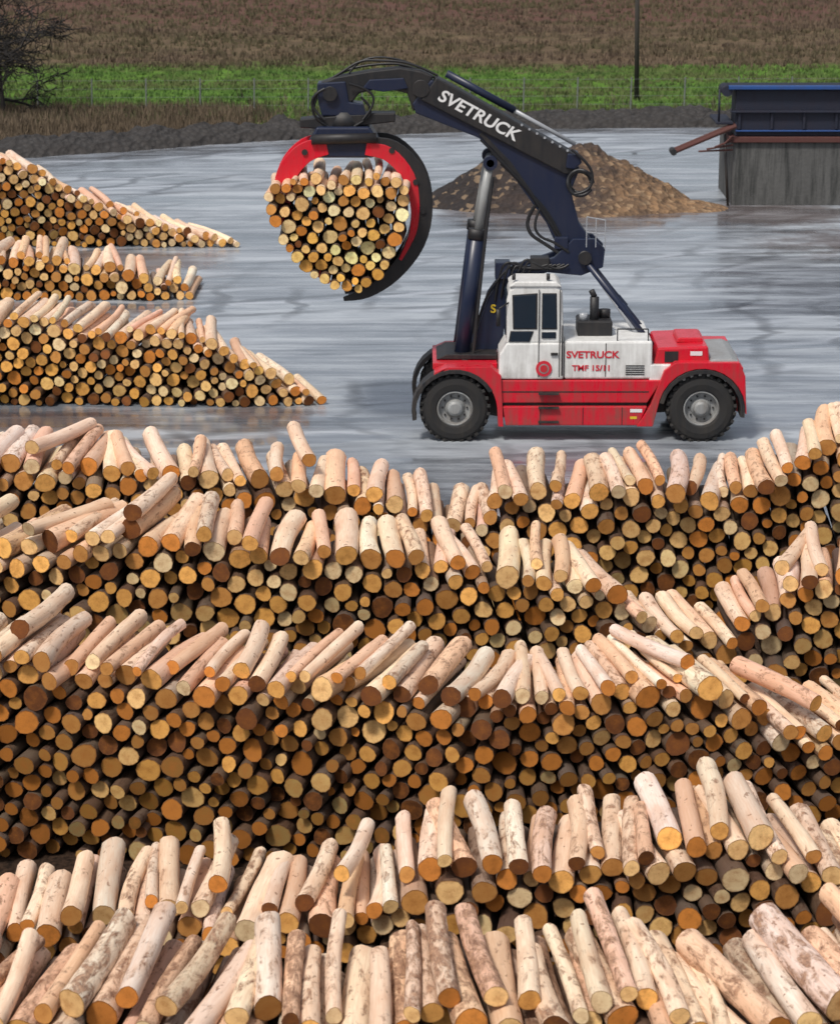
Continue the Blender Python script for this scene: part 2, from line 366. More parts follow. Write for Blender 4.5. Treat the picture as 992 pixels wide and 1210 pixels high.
# cab
prism('cab_lower', [(51, 75), (52, 104), (60, 118), (127, 118), (127, 75)], .06, 1.65, WHITE, .04)
prism('cab_upper', [(60, 117), (60, 168), (63, 182), (72, 187), (116, 187), (125, 180), (127, 117)], .10, 1.5, WHITE, .06)
prism('cab_roof', [(62, 185), (70, 191), (118, 191), (124, 185)], .05, 1.5, WHITE, .03)
def window(name, pts):
    cu = sum(p[0] for p in pts) / len(pts); cv = sum(p[1] for p in pts) / len(pts)
    prism(name + '_frame', [(cu + (u - cu) * 1.13, cv + (v - cv) * 1.07) for u, v in pts], .075, .12, BLACK, .01)
    prism(name, pts, .062, .10, GLASS, .01)
window('front_side_window', [(69, 136), (68, 174), (94, 176), (94, 136)])
window('door_window', [(102, 136), (102, 176), (117, 176), (118, 136)])
window('lower_door_window', [(102, 124), (102, 131), (117, 131), (117, 124)])
window('lower_side_window', [(64, 120), (66, 132), (90, 132), (86, 120)])
prism('windscreen', [(58.5, 126), (58.5, 176), (61, 176), (61, 126)], .3, 1.4, GLASS, 0)
rect('door_seam_front', 97.2, 78, 98.2, 182, .045, .06, BLACK, 0); rect('door_seam_rear', 121.5, 78, 122.5, 182, .045, .06, BLACK, 0)
rect('door_handle', 112, 104, 120, 107, .0, .05, BLACK, 0)
rod('round_badge', uv(104, 88, .05), uv(104, 88, .02), .19, LETR, seg=24); rod('round_badge_ring', uv(104, 88, .03), uv(104, 88, .012), .12, GREYP, seg=20); rod('round_badge_centre', uv(104, 88, .02), uv(104, 88, .004), .09, RED, seg=20)
for i, (u, v, s) in enumerate([(70, 196, .06), (110, 196, .06)]): rod('work_light_%d' % i, uv(u, v, .2), uv(u - 4, v, .2), .08, BLACK)
rod('grab_rail', uv(125, 80, -.02), uv(125, 140, -.02), .018, BLACK)
for i in range(3): rect('cab_step_%d' % i, 98, 24 + i * 17, 122, 26 + i * 17, -.16, -.02, BLACK, 0)
rod('wing_mirror', uv(50, 140, -.12), uv(50, 160, -.12), .05, BLACK); rod('mirror_arm', uv(50, 160, -.12), uv(62, 166, .12), .02, BLACK)
# rear equipment on deck
rect('air_cleaner', 145, 119, 186, 138, .9, 2.0, BLACK, .04)
rod('exhaust_stack', uv(165, 130, 1.2), uv(165, 165, 1.2), .11, BLACK); rod('exhaust_tip', uv(165, 165, 1.2), uv(161, 173, 1.2), .07, BLACK)
rod('pre_cleaner', uv(178, 138, 1.5), uv(178, 148, 1.5), .14, BLACK)
rod('tank_cap', uv(152, 138, 1.1), uv(152, 146, 1.1), .10, STEEL)
for a, b in (((190, 120), (190, 134)), ((226, 120), (226, 134)), ((190, 134), (226, 134))): rod('deck_rail', uv(*a, .2), uv(*b, .2), .016, BLACK, seg=6)
# lettering
def text(name, body, size, u, v, y, mat, rot=0, zo=0, ext=.004, sx=1, shear=0):
    cu = bpy.data.curves.new(name, 'FONT'); cu.body = body; cu.size = size; cu.extrude = ext; cu.align_x = 'CENTER'; cu.align_y = 'CENTER'; cu.offset = size * .025; cu.shear = shear
    cu.materials.append(mat); o = link(bpy.data.objects.new(name, cu), TR)
    o.location = uv(u, v, y, zo); o.rotation_euler = (math.pi / 2, math.radians(rot), 0); o.scale = (sx, 1, 1); return o
text('side_lettering', 'SVETRUCK', .23, 161, 104, .085, LETR, sx=1.12); text('model_lettering', 'TMF 15/11', .19, 160, 88, .085, LETR, sx=1.1)
# upright frame (A-frame carrying the boom hinge)
for i, (y0, y1) in enumerate(((1.78, 1.95), (2.75, 2.92))):
    prism('upright_plate_%d' % i, [(18, 100), (40, 170), (62, 200), (95, 210), (118, 218), (140, 240), (165, 240), (178, 228), (176, 206), (150, 196), (110, 200), (80, 190), (62, 168), (58, 120), (45, 95), (28, 92)], y0, y1, NAVY, .02, BO + .08)
rect('upright_cross_member', 25, 98, 50, 120, 1.95, 2.75, NAVY, .02, BO); rect('upright_top_member', 60, 196, 100, 206, 1.95, 2.75, NAVY, .02, BO)
rod('boom_hinge_pin', uv(154, 222, 1.6, BO), uv(154, 222, 3.1, BO), .16, BLACK); rod('foot_pin', uv(12, 98, 1.0, BO), uv(12, 98, 3.4, BO), .14, BLACK)
for i, y in enumerate((1.7, 3.0)):
    rod('rear_strut_%d' % i, uv(158, 214, y, BO), uv(245, 106, y - .3, BO), .075, NAVY)
    rod('rear_brace_%d' % i, uv(168, 200, y, BO), uv(233, 110, y - .3, BO), .05, STEEL)
    rod('strut_collar_%d' % i, uv(196, 166, y - .1, BO), uv(206, 154, y - .1, BO), .10, NAVY)
# boom
prism('main_boom', [(123, 230), (108, 262), (62, 326), (28, 362), (-46, 391), (-50, 402), (-28, 430), (141, 340), (147, 325), (137, 300), (147, 262), (166, 235), (150, 218)], 2.0, 2.7, NAVY, .03, BO)
prism('boom_top_beam', [(-22, 433), (145, 341), (141, 322), (130, 320), (-40, 407)], 1.88, 2.82, BLACK, .03, BO)
prism('boom_edge_rib', [(28, 366), (62, 330), (110, 264), (126, 232), (130, 234), (114, 267), (66, 334), (32, 369)], 1.97, 2.73, BLACK, .01, BO)
prism('boom_end_tip', [(132, 345), (146, 343), (149, 334), (140, 326), (130, 328)], 1.80, 2.90, NAVY, .03, BO)
text('boom_lettering', 'SVETRUCK', .40, 27, 389, 1.87, LETW, 28.0, BO, sx=1.08, shear=.15)
for i in range(7):
    u, v = 78 + i * 9, 378 - i * 5; rod('beam_bolt_%d' % i, uv(u, v, 1.86, BO), uv(u, v, 1.89, BO), .03, STEEL)
rod('extension_rod', uv(60, 398, 2.35, BO), uv(142, 353, 2.35, BO), .05, STEEL); rod('extension_barrel', uv(-10, 436, 2.35, BO), uv(70, 393, 2.35, BO), .09, NAVY)
for i, y in enumerate((1.45, 3.15)):
    rod('lift_cylinder_%d' % i, uv(8, 100, y, BO), uv(26, 250, y, BO), .19, NAVY); rod('lift_cylinder_gland_%d' % i, uv(25, 246, y, BO), uv(26.5, 258, y, BO), .21, BLACK)
    rod('lift_rod_%d' % i, uv(26, 250, y, BO), uv(40, 334, y, BO), .10, GREYP); rod('lift_eye_%d' % i, uv(41, 336, y - .15, BO), uv(41, 336, y + .15, BO), .17, NAVY)
    tube('cylinder_line_%d' % i, [uv(22, 110, y - .24, BO), uv(36, 260, y - .24, BO), uv(44, 320, y - .1, BO)], .04, BLACK)
rod('lift_cross_pin', uv(41, 336, 1.3, BO), uv(41, 336, 3.3, BO), .09, BLACK)
# stick / tip arm
prism('tip_arm', [(-25, 434), (-40, 404), (-49, 392), (-56, 414), (-84, 420), (-112, 414), (-120, 404), (-140, 400), (-160, 402), (-162, 424), (-140, 433), (-100, 440), (-64, 444), (-40, 440)], 2.05, 2.65, BLACK, .04, BO)
prism('tip_arm_gusset', [(-60, 432), (-100, 430), (-108, 420), (-84, 416), (-55, 420)], 1.98, 2.72, NAVY, .02, BO)
rod('knuckle_pin', uv(-40, 420, 1.85, BO), uv(-40, 420, 2.85, BO), .2, BLACK)
rod('tip_pin', uv(-146, 414, 1.85, BO), uv(-146, 414, 2.85, BO), .17, BLACK)
prism('hanger_block', [(-161, 426), (-128, 428), (-124, 404), (-108, 402), (-104, 388), (-156, 388), (-160, 404)], 2.0, 2.7, NAVY, .03, BO)
rod('rotator', uv(-130, 372, 2.35, BO), uv(-130, 392, 2.35, BO), .48, BLACK, .36, 24)
prism('grapple_cross_beam', [(-182, 374), (-182, 384), (-150, 387), (-98, 391), (-70, 391), (-70, 381), (-96, 378), (-150, 372)], 2.0, 2.7, BLACK, .03, BO)
prism('grapple_body', [(-162, 376), (-100, 376), (-84, 352), (-96, 340), (-165, 340), (-176, 350)], 1.75, 2.95, NAVY, .05, BO)
rod('grapple_cylinder', uv(-168, 362, 1.65, BO), uv(-92, 364, 1.65, BO), .12, BLACK); rod('grapple_cylinder_rod', uv(-96, 364, 3.05, BO), uv(-168, 362, 3.05, BO), .12, BLACK)
def claw(name, path, widths, y0, y1, mat, shift=0):
    L, R = [], []
    for i, p in enumerate(path):
        a = Vector(path[max(0, i - 1)]); b = Vector(path[min(len(path) - 1, i + 1)]); t = (b - a).normalized(); n = Vector((-t.y, t.x)); w = widths[i] / 2
        c = (p[0] + n.x * shift, p[1] + n.y * shift)
        L.append((c[0] + n.x * w, c[1] + n.y * w)); R.append((c[0] - n.x * w, c[1] - n.y * w))
    return prism(name, L + R[::-1], y0, y1, mat, .015, BO)
def smooth_path(pts, n=4):
    out = []
    for i in range(len(pts) - 1):
        p0 = pts[max(0, i - 1)]; p1 = pts[i]; p2 = pts[i + 1]; p3 = pts[min(len(pts) - 1, i + 2)]
        for k in range(n):
            t = k / n
            out.append(tuple(.5 * ((2 * p1[j]) + (-p0[j] + p2[j]) * t + (2 * p0[j] - 5 * p1[j] + 4 * p2[j] - p3[j]) * t * t + (-p0[j] + 3 * p1[j] - 3 * p2[j] + p3[j]) * t ** 3) for j in range(3)))
    out.append(pts[-1]); return out
rp = smooth_path([(-104, 354, 20), (-74, 348, 26), (-48, 320, 27), (-38, 282, 24), (-46, 240, 22), (-72, 203, 18), (-104, 180, 13), (-132, 172, 5)])
rp_in = smooth_path([(-104, 354, 15), (-76, 347, 17), (-52, 320, 15), (-44, 285, 11), (-47, 250, 8), (-62, 218, 4)])
lp_ = smooth_path([(-150, 354, 20), (-176, 346, 24), (-197, 322, 24), (-203, 290, 18), (-192, 250, 16), (-172, 215, 12), (-148, 192, 5)])
def P2(p): return [(a, b) for a, b, c in p], [c for a, b, c in p]
for i, (y0, y1) in enumerate(((1.72, 1.80), (2.9, 2.98))):
    claw('right_claw_plate_%d' % i, *P2(rp), y0, y1, BLACK)
    claw('left_claw_plate_%d' % i, *P2(lp_), y0, y1, RED)
claw('right_claw_red', *P2(rp_in), 1.69, 2.99, RED, -3)
claw('right_claw_web', [(a + 5, b) for a, b, c in rp], [c * .35 for a, b, c in rp], 1.80, 2.9, NAVY)
claw('left_claw_web', [(a - 3, b) for a, b, c in lp_], [c * .4 for a, b, c in lp_], 1.80, 2.9, RED)
for (u, v) in ((-74, 349), (-46, 312), (-38, 278), (-48, 238), (-176, 347)): rod('claw_pin', uv(u, v, 1.66, BO), uv(u, v, 1.72, BO), .07, BLACK)
# hoses
def hz(pts, y, r=.03, name='hydraulic_hose', c=False): tube(name, [uv(u, v, y + random.uniform(-.05, .05), BO) for u, v in pts], r, HOSE, cyc=c)
hz([(-20, 434), (-50, 450), (-90, 452), (-112, 452), (-135, 436), (-150, 428)], 2.1); hz([(-22, 430), (-55, 447), (-95, 446), (-128, 440), (-160, 420), (-166, 396)], 2.5)
hz([(-30, 438), (-60, 453), (-100, 456), (-120, 444), (-128, 430)], 2.3, .025)
hz([(-160, 415), (-170, 400), (-160, 380), (-140, 372)], 1.95); hz([(-110, 410), (-98, 400), (-100, 385), (-118, 376)], 1.95)
hz([(-152, 420), (-166, 414), (-168, 396), (-152, 384)], 1.9, .035); hz([(-124, 426), (-100, 420), (-92, 402), (-108, 384)], 1.9, .03)
hz(arc(147, 311, 15, 0, 330, 14), 1.7, .045); hz(arc(147, 311, 12, 0, 330, 14), 1.85, .03)
hz([(136, 350), (150, 340), (163, 322), (158, 300), (140, 298)], 1.7, .035)
hz([(95, 285), (84, 268), (88, 250), (104, 240), (122, 228)], 1.75, .045); hz([(100, 280), (92, 262), (100, 246), (120, 240), (135, 228)], 1.75, .035)
for k in range(6): hz([(48 + k * 7, 170 + k * 4), (52 + k * 8, 205 + k * 3 + random.uniform(-4, 8)), (62 + k * 8, 216 + random.uniform(-5, 8)), (82 + k * 8, 205), (110 + k * 5, 214)], 1.7, .028)
for k in range(4): hz([(20 + k * 5, 105), (28 + k * 6, 150), (44 + k * 5, 190), (66 + k * 4, 212)], 1.72 + k * .05, .03)
for k in range(3): hz([(30 + k * 12, 360 - k * 14), (70 + k * 10, 322 - k * 12), (105 + k * 6, 275 - k * 4), (130, 235)], 1.95, .028)
rect('valve_block', 48, 196, 66, 216, 1.7, 2.4, NAVY, .02, BO); rect('valve_block_upper', 90, 208, 112, 222, 1.66, 2.2, BLACK, .02, BO)
rect('junction_box', 118, 232, 134, 246, 1.75, 1.98, NAVY, .02, BO); text('s_mark', 'S', .28, 46, 146, 1.75, YEL, 0, 0)
for a, b in (((155, 236), (155, 272)), ((177, 234), (177, 268)), ((155, 272), (177, 268)), ((155, 254), (177, 251)), ((166, 236), (166, 270))):
    rod('service_rail', uv(*a, 1.5, BO), uv(*b, 1.5, BO), .014, STEEL, seg=6)

# load in the grapple
bpy.context.view_layer.update()
def bundle():
    f = lambda px, z: ((px - 496) * .0202, z)
    fl = [f(319, 5.72), f(325, 5.15), f(338, 4.55), f(360, 3.98), f(395, 3.56), f(425, 3.48), f(448, 3.8), f(466, 4.4), f(477, 5.2), f(478, 5.9)]
    tp = [f(319, 5.9), f(340, 6.15), f(375, 6.25), f(420, 6.3), f(460, 6.35), f(478, 6.15)]
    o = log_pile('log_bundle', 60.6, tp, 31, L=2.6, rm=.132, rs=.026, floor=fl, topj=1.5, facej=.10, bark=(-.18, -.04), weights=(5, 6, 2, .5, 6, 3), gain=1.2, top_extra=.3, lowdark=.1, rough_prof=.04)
    o.parent = TR; o.matrix_parent_inverse = TR.matrix_world.inverted(); o.name = 'carried_logs'
bundle()

# ------------------------------------------------------------------ ground
def grid_sheet(name, xs, ys, zf, mat):
    bm = bmesh.new(); V = [[bm.verts.new((x, y, zf(x, y))) for x in xs] for y in ys]
    for j in range(len(ys) - 1):
        for i in range(len(xs) - 1): bm.faces.new((V[j][i], V[j][i + 1], V[j + 1][i + 1], V[j + 1][i]))
    return finish(name, bm, mat, 0, True, None)
def field_mat():
    M = NT('field_grass'); p = M.pos(); sep = M.n('ShaderNodeSeparateXYZ'); M.l(p, sep.inputs[0])
    n = M.noise(M.mapping(p, (.05, .12, 1)), 1, 5, .6)
    yy = M.math('ADD', sep.outputs[1], M.math('MULTIPLY', M.math('SUBTRACT', n, .5), 22))
    yy = M.math('DIVIDE', yy, 400)
    g1 = M.noise(M.mapping(p, (.5, .25, 1)), 1, 8, .75)
    green = M.mix(M.ramp(g1, [(.35, 0), (.65, 1)]), (.05, .10, .02), (.12, .23, .035))
    brown = M.mix(M.ramp(M.noise(M.mapping(p, (.25, .5, 1)), 1, 8, .75), [(.35, 0), (.65, 1)]), (.065, .045, .032), (.18, .13, .08))
    redb = M.mix(M.noise(M.mapping(p, (.2, .7, 1)), 1, 6, .7), (.06, .03, .028), (.18, .10, .075))
    f1 = M.ramp(yy, [(.360, 0), (.372, 1)]); f2 = M.ramp(yy, [(.425, 0), (.445, 1)])
    c = M.mix(f1, green, brown); c = M.mix(f2, c, redb)
    near = M.ramp(M.math('DIVIDE', M.math('ADD', sep.outputs[1], M.math('MULTIPLY', M.math('SUBTRACT', M.noise(p, .25, 4), .5), 12)), 400), [(.295, 1), (.306, 0)])
    c = M.mix(near, c, (.10, .085, .055))
    patches = M.ramp(M.noise(M.mapping(p, (.12, .3, 1), (4, 9, 0)), 1, 6, .7), [(.50, 0), (.66, .75)])
    c = M.mix(patches, c, (.10, .085, .045))
    M.base(c); M.rough(.95); M.b.inputs['Specular IOR Level'].default_value = .1
    M.bump(M.noise(p, 3, 5), .8, .3); return M.m
grid_sheet('ground', list(np.linspace(-3000, 3000, 13)), list(np.linspace(-3000, 3000, 13)), lambda x, y: -.02, field_mat())

def yard_mat():
    M = NT('wet_concrete_yard'); p = M.pos(); sep = M.n('ShaderNodeSeparateXYZ'); M.l(p, sep.inputs[0])
    big = M.noise(M.mapping(p, (.05, .16, 1)), 1, 6, .62, .8)
    mid = M.noise(M.mapping(p, (.22, .9, 1), (3, 2, 0)), 1, 6, .65, .6)
    streak = M.noise(M.mapping(p, (.10, 2.2, 1), (7, 2, 0)), 1, 5, .6, .5)
    fine = M.noise(p, 9, 6, .7)
    f = M.math('ADD', M.math('MULTIPLY', big, .45), M.math('ADD', M.math('MULTIPLY', mid, .3), M.math('MULTIPLY', streak, .25)))
    c = M.ramp(f, [(.40, (.085, .095, .11)), (.48, (.24, .265, .30)), (.57, (.44, .48, .52))])
    c = M.mix(M.math('MULTIPLY', fine, .3), c, (.12, .12, .13))
    def tracks(cx, cy, period, lo, w=3):
        d = M.n('ShaderNodeVectorMath', operation='DISTANCE'); M.l(M.mapping(p, (1, 1, 0)), d.inputs[0]); d.inputs[1].default_value = (cx, cy, 0)
        s = M.math('SINE', M.math('MULTIPLY', M.math('ADD', d.outputs['Value'], M.math('MULTIPLY', big, w)), period))
        return M.math('MULTIPLY', M.ramp(s, [(lo, 0), (.99, 1)]), M.ramp(M.noise(p, .12, 4), [(.42, 0), (.6, .7)]))
    c = M.mix(tracks(10, 20, 3.1, .65), c, (.07, .075, .085)); c = M.mix(tracks(-30, 160, 2.3, .8), c, (.44, .47, .52)); c = M.mix(tracks(40, 70, 2.7, .75, 5), c, (.08, .085, .095))
    pud = M.ramp(M.noise(M.mapping(p, (.08, .50, 1), (11, 5, 0)), 1, 6, .6, .5), [(.53, 0), (.62, 1)])
    c = M.mix(M.math('MULTIPLY', pud, .45), c, (.07, .08, .10))
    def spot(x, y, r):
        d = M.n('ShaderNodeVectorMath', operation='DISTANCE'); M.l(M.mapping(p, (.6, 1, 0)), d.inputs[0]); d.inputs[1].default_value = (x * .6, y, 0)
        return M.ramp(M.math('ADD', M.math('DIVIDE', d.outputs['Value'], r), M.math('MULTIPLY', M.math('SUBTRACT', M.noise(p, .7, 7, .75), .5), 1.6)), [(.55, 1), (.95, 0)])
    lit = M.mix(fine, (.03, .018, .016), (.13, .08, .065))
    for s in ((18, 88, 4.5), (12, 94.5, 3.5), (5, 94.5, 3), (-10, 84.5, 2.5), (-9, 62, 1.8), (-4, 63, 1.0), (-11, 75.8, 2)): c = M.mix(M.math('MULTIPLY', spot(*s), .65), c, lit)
    yn = M.math('DIVIDE', M.math('ADD', sep.outputs[1], M.math('MULTIPLY', M.math('SUBTRACT', mid, .5), 10)), 100)
    damp = M.ramp(yn, [(.50, .8), (.62, 0)])
    c = M.mix(damp, c, (.07, .07, .078))
    litter = M.ramp(yn, [(.47, 1), (.50, 0)])
    c = M.mix(litter, c, M.mix(M.ramp(fine, [(.4, 0), (.6, 1)]), (.012, .008, .006), (.05, .03, .02)))
    M.base(c)
    r = M.ramp(M.math('ADD', M.math('MULTIPLY', big, .5), M.math('MULTIPLY', mid, .5)), [(.42, .15), (.50, .30), (.60, .5)])
    r = M.mix(pud, r, .07); M.rough(M.mix(litter, r, .9))
    M.l(M.math('SUBTRACT', .6, M.math('MULTIPLY', litter, .5)), M.b.inputs['Specular IOR Level'])
    h = M.math('ADD', M.math('MULTIPLY', fine, .15), M.math('MULTIPLY', mid, .5))
    M.bump(M.math('MULTIPLY', h, M.math('SUBTRACT', 1, M.math('MULTIPLY', pud, .8))), .3, .03); return M.m
bm = bmesh.new()
edge = [(-70, 100), (-40, 104), (-26, 107), (-17, 109.5), (-12, 112), (-8, 114.5), (-2, 117), (5, 119.3), (14, 120), (30, 121), (70, 124)]
vs = [bm.verts.new((x, y, 0)) for x, y in edge] + [bm.verts.new((70, -30, 0)), bm.verts.new((-70, -30, 0))]
bm.faces.new(vs[::-1])
yd = finish('yard_pavement', bm, yard_mat(), 0, False, None)
if yd.data.polygons[0].normal.z < 0: yd.data.flip_normals()

# rubble berm along yard edge
def rubble_mat():
    M = NT('rubble_earth'); p = M.pos()
    v = M.n('ShaderNodeTexVoronoi'); M.l(p, v.inputs['Vector']); v.inputs['Scale'].default_value = 3.5
    c = M.mix(M.noise(p, 1.2, 6, .7), (.012, .011, .012), (.08, .07, .064))
    c = M.mix(.4, c, M.ramp(v.outputs['Distance'], [(.1, .05), (.6, .010)])); M.base(c); M.rough(.95); M.bump(v.outputs['Distance'], .8, .2); return M.m
RUB = rubble_mat()
bm = bmesh.new(); nx = 500; ex, ey = zip(*edge); rows = []
for i in range(nx):
    x = -60 + 120 * i / (nx - 1); y = float(np.interp(x, ex, ey)); row = []
    for j in range(9):
        t = j / 8; h = math.sin(math.pi * min(1, t)) ** .7
        nn = mnoise.noise(Vector((x * .9, t * 4, 1))) * .35 + mnoise.noise(Vector((x * 3.3, t * 9, 4))) * .22
        row.append(bm.verts.new((x, y - .3 + t * 3.6 + nn * .8, max(-.03, h * (.65 + nn) - .02 if 0 < j < 8 else -.03))))
    rows.append(row)
for i in range(nx - 1):
    for j in range(8): bm.faces.new((rows[i][j], rows[i][j + 1], rows[i + 1][j + 1], rows[i + 1][j]))
finish('rubble_bank', bm, RUB, 0, False, None)

# bark/chip heap
def chip_mat():
    M = NT('bark_chip_heap'); p = M.pos(); sep = M.n('ShaderNodeSeparateXYZ'); M.l(p, sep.inputs[0])
    v = M.n('ShaderNodeTexVoronoi'); M.l(p, v.inputs['Vector']); v.inputs['Scale'].default_value = 5
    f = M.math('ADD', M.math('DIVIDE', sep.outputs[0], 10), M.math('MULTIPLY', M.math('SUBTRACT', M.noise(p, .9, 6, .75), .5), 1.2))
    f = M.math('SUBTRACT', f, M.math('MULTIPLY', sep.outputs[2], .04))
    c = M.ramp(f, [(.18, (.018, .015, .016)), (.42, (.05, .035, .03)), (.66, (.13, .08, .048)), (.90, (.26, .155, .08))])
    sepc = M.n('ShaderNodeSeparateColor'); M.l(v.outputs['Color'], sepc.inputs[0])
    c = M.mix(M.math('MULTIPLY', sepc.outputs[0], .6), c, (.035, .025, .02)); c = M.mix(M.ramp(sepc.outputs[1], [(.8, 0), (.9, .45)]), c, (.36, .25, .15))
    M.base(c); M.rough(.95); M.bump(v.outputs['Distance'], .9, .12); return M.m
def heap_z(x, y):
    z = 0
    for cx, cy, h, r in ((6.1, 98.0, 2.3, 4.2), (3.0, 97.5, 1.85, 2.8), (4.6, 98, 1.9, 3.4), (1.4, 97, .9, 1.6), (8.6, 96.5, .9, 2.0), (10.2, 96, .3, 1.4)):
        d = math.hypot(x - cx, (y - cy) * .95) / r
        if d < 1.3: z = max(z, h * (1 - d) if d > .15 else h * .85)
    n = mnoise.noise(Vector((x * .9, y * .9, 0))) * .32 + mnoise.noise(Vector((x * 2.6, y * 2.6, 2))) * .18 + mnoise.noise(Vector((x * 6, y * 6, 2))) * .08
    return z + n * min(1, z * 1.5) - .03
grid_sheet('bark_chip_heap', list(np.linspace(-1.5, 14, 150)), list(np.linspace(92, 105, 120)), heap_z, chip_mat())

# ------------------------------------------------------------------ concrete bunker with container
def conc():
    M = NT('old_concrete'); p = M.pos()
    c = M.mix(M.noise(M.mapping(p, (.8, .8, .3)), 1, 6, .7), (.04, .04, .04), (.14, .14, .135))
    st = M.ramp(M.noise(M.mapping(p, (4, 4, .35)), 1, 5, .7), [(.45, 0), (.62, .8)]); c = M.mix(st, c, (.02, .022, .021))
    M.base(c); M.rough(.85); M.bump(M.noise(p, 8, 5), .4, .05); return M.m
BK = link(bpy.data.objects.new('concrete_bunker', None)); CONC = conc()
def wbox(name, x0, x1, y0, y1, z0, z1, mat, parent, bevel=.02):
    bm = bmesh.new(); bmesh.ops.create_cube(bm, size=1); bmesh.ops.transform(bm, matrix=Matrix.Translation(((x0+x1)/2, (y0+y1)/2, (z0+z1)/2)) @ Matrix.Diagonal((x1-x0, y1-y0, z1-z0, 1)), verts=bm.verts)
    return finish(name, bm, mat, bevel, False, parent)
wbox('front_wall', 11.65, 26, 96.5, 97.0, -.02, 2.35, CONC, BK, .03); wbox('side_wall', 11.65, 12.1, 97.003, 101, -.02, 2.30, CONC, BK, .03)
wbox('back_wall', 12.103, 26, 100.5, 101, -.02, 2.32, CONC, BK, .03); wbox('far_side_wall', 25.5, 26, 97.003, 100.497, -.02, 2.3, CONC, BK, .03)
BLUE = paint('faded_blue_paint', (.012, .065, .24), .5, .5, (.05, .03, .03)); DNAV = paint('dark_navy_sheet', (.006, .010, .026), .6, .6, (.03, .015, .018)); RUST = paint('rusty_red_steel', (.085, .025, .022), .7, .8)
CT = link(bpy.data.objects.new('blue_steel_hopper', None))
wbox('base_frame', 11.5, 26, 96.35, 99.2, 2.36, 2.56, RUST, CT); wbox('body', 11.7, 26, 96.6, 98.0, 2.56, 4.30, DNAV, CT, .04)
wbox('top_rail', 11.4, 26, 96.3, 96.55, 4.32, 4.46, BLUE, CT); wbox('roof_sheet', 11.5, 26, 96.56, 98.0, 4.32, 4.40, DNAV, CT)
wbox('middle_rail', 11.5, 26, 96.4, 96.597, 3.45, 3.53, DNAV, CT); wbox('lower_stripe', 11.72, 26, 96.45, 96.595, 2.75, 2.80, BLUE, CT)
for i in range(12): wbox('rib_%d' % i, 11.8 + i * 1.2, 11.9 + i * 1.2, 96.5, 96.597, 2.83, 3.44, DNAV, CT)
rod('end_roller', (11.35, 96.4, 4.25), (11.35, 97.6, 4.25), .2, DNAV, parent=CT)
wbox('walkway', 11.0, 11.64, 96.6, 99, 3.0, 3.1, DNAV, CT); rod('walkway_post', (11.1, 96.7, 3.1), (11.1, 96.7, 4.3), .04, DNAV, parent=CT)
CV = link(bpy.data.objects.new('conveyor_beam', None))
for i, dy in enumerate((0, .5)): rod('side_beam_%d' % i, (9.35, 96.2 + dy, 2.0), (11.7, 96.2 + dy, 3.0), .08, RUST, parent=CV, seg=8)
rod('end_drum', (9.4, 96.1, 2.03), (9.4, 96.8, 2.03), .12, BLACK, parent=CV); rod('prop', (11.3, 96.4, 2.75), (11.5, 96.4, -.01), .05, BLACK, parent=CV)
for i in range(4): rod('stray_stick_%d' % i, (10.3 + i * .3, 95.9, 2.1 + i * .08), (11.6, 96.3, 2.1 + i * .18), .035, RUST, parent=CV)

# ------------------------------------------------------------------ vegetation
def grass_obj(name, n, region, h, w, cols, seed, clump=5):
    rng = np.random.default_rng(seed)
    C = n // clump; cx, cy = region(rng, C); C = len(cx)
    X = np.repeat(cx, clump) + rng.normal(0, .12, C * clump); Y = np.repeat(cy, clump) + rng.normal(0, .12, C * clump); n = len(X)
    H = h * rng.uniform(.5, 1.3, n); a = rng.uniform(0, math.pi, n); lean = rng.normal(0, .25, (n, 2)) * H[:, None]
    dx, dy = np.cos(a) * w, np.sin(a) * w; z0 = np.full(n, -.02)
    V = np.stack([np.stack([X - dx, Y - dy, z0], 1), np.stack([X + dx, Y + dy, z0], 1), np.stack([X + lean[:, 0], Y + lean[:, 1], H], 1)], 1).reshape(-1, 3)
    me = bpy.data.meshes.new(name); me.from_pydata(V.tolist(), [], np.arange(n * 3).reshape(-1, 3).tolist())
    M = NT(name + '_mat'); p = M.pos()
    a1 = M.noise(p, .5, 4, .6); a2 = M.noise(M.mapping(p, (.05, .18, 0)), 1, 5, .65)
    c = M.mix(M.ramp(a1, [(.35, 0), (.65, 1)]), cols[0], cols[1]); c = M.mix(M.ramp(a2, [(.42, 0), (.56, .85)]), c, cols[2])
    M.base(c); M.rough(.9); me.materials.append(M.m)
    return link(bpy.data.objects.new(name, me))
def dry(r, c):
    x = r.uniform(-45, 45, c); y = 146 + 62 * r.random(c) ** 1.2
    k = r.random(c) < .5 + .5 * (np.sin(y * .4 + np.sin(x * .1) * 3 + np.sin(x * .37)) > -.2); return x[k], y[k]
grass_obj('dry_grass', 90000, dry, .26, .06, ((.075, .05, .036), (.17, .12, .08), (.09, .08, .038)), 1)
def reeds(r, c):
    x = r.uniform(-22, -8, c) + r.normal(0, 1, c); y = r.uniform(112, 126, c); k = y > np.interp(x, ex, ey) + 2.5; return x[k], y[k]
grass_obj('reed_grass', 14000, reeds, .5, .05, ((.09, .065, .045), (.20, .15, .095), (.11, .08, .05)), 2)
grass_obj('green_grass', 50000, lambda r, c: (r.uniform(-35, 35, c), r.uniform(121, 147, c)), .16, .06, ((.05, .11, .02), (.12, .23, .04), (.11, .12, .045)), 3)
grass_obj('weed_tufts', 9000, lambda r, c: (r.uniform(-35, 35, c), 121 + np.abs(r.normal(0, 4, c))), .4, .05, ((.05, .05, .025), (.15, .13, .07), (.07, .09, .03)), 4)

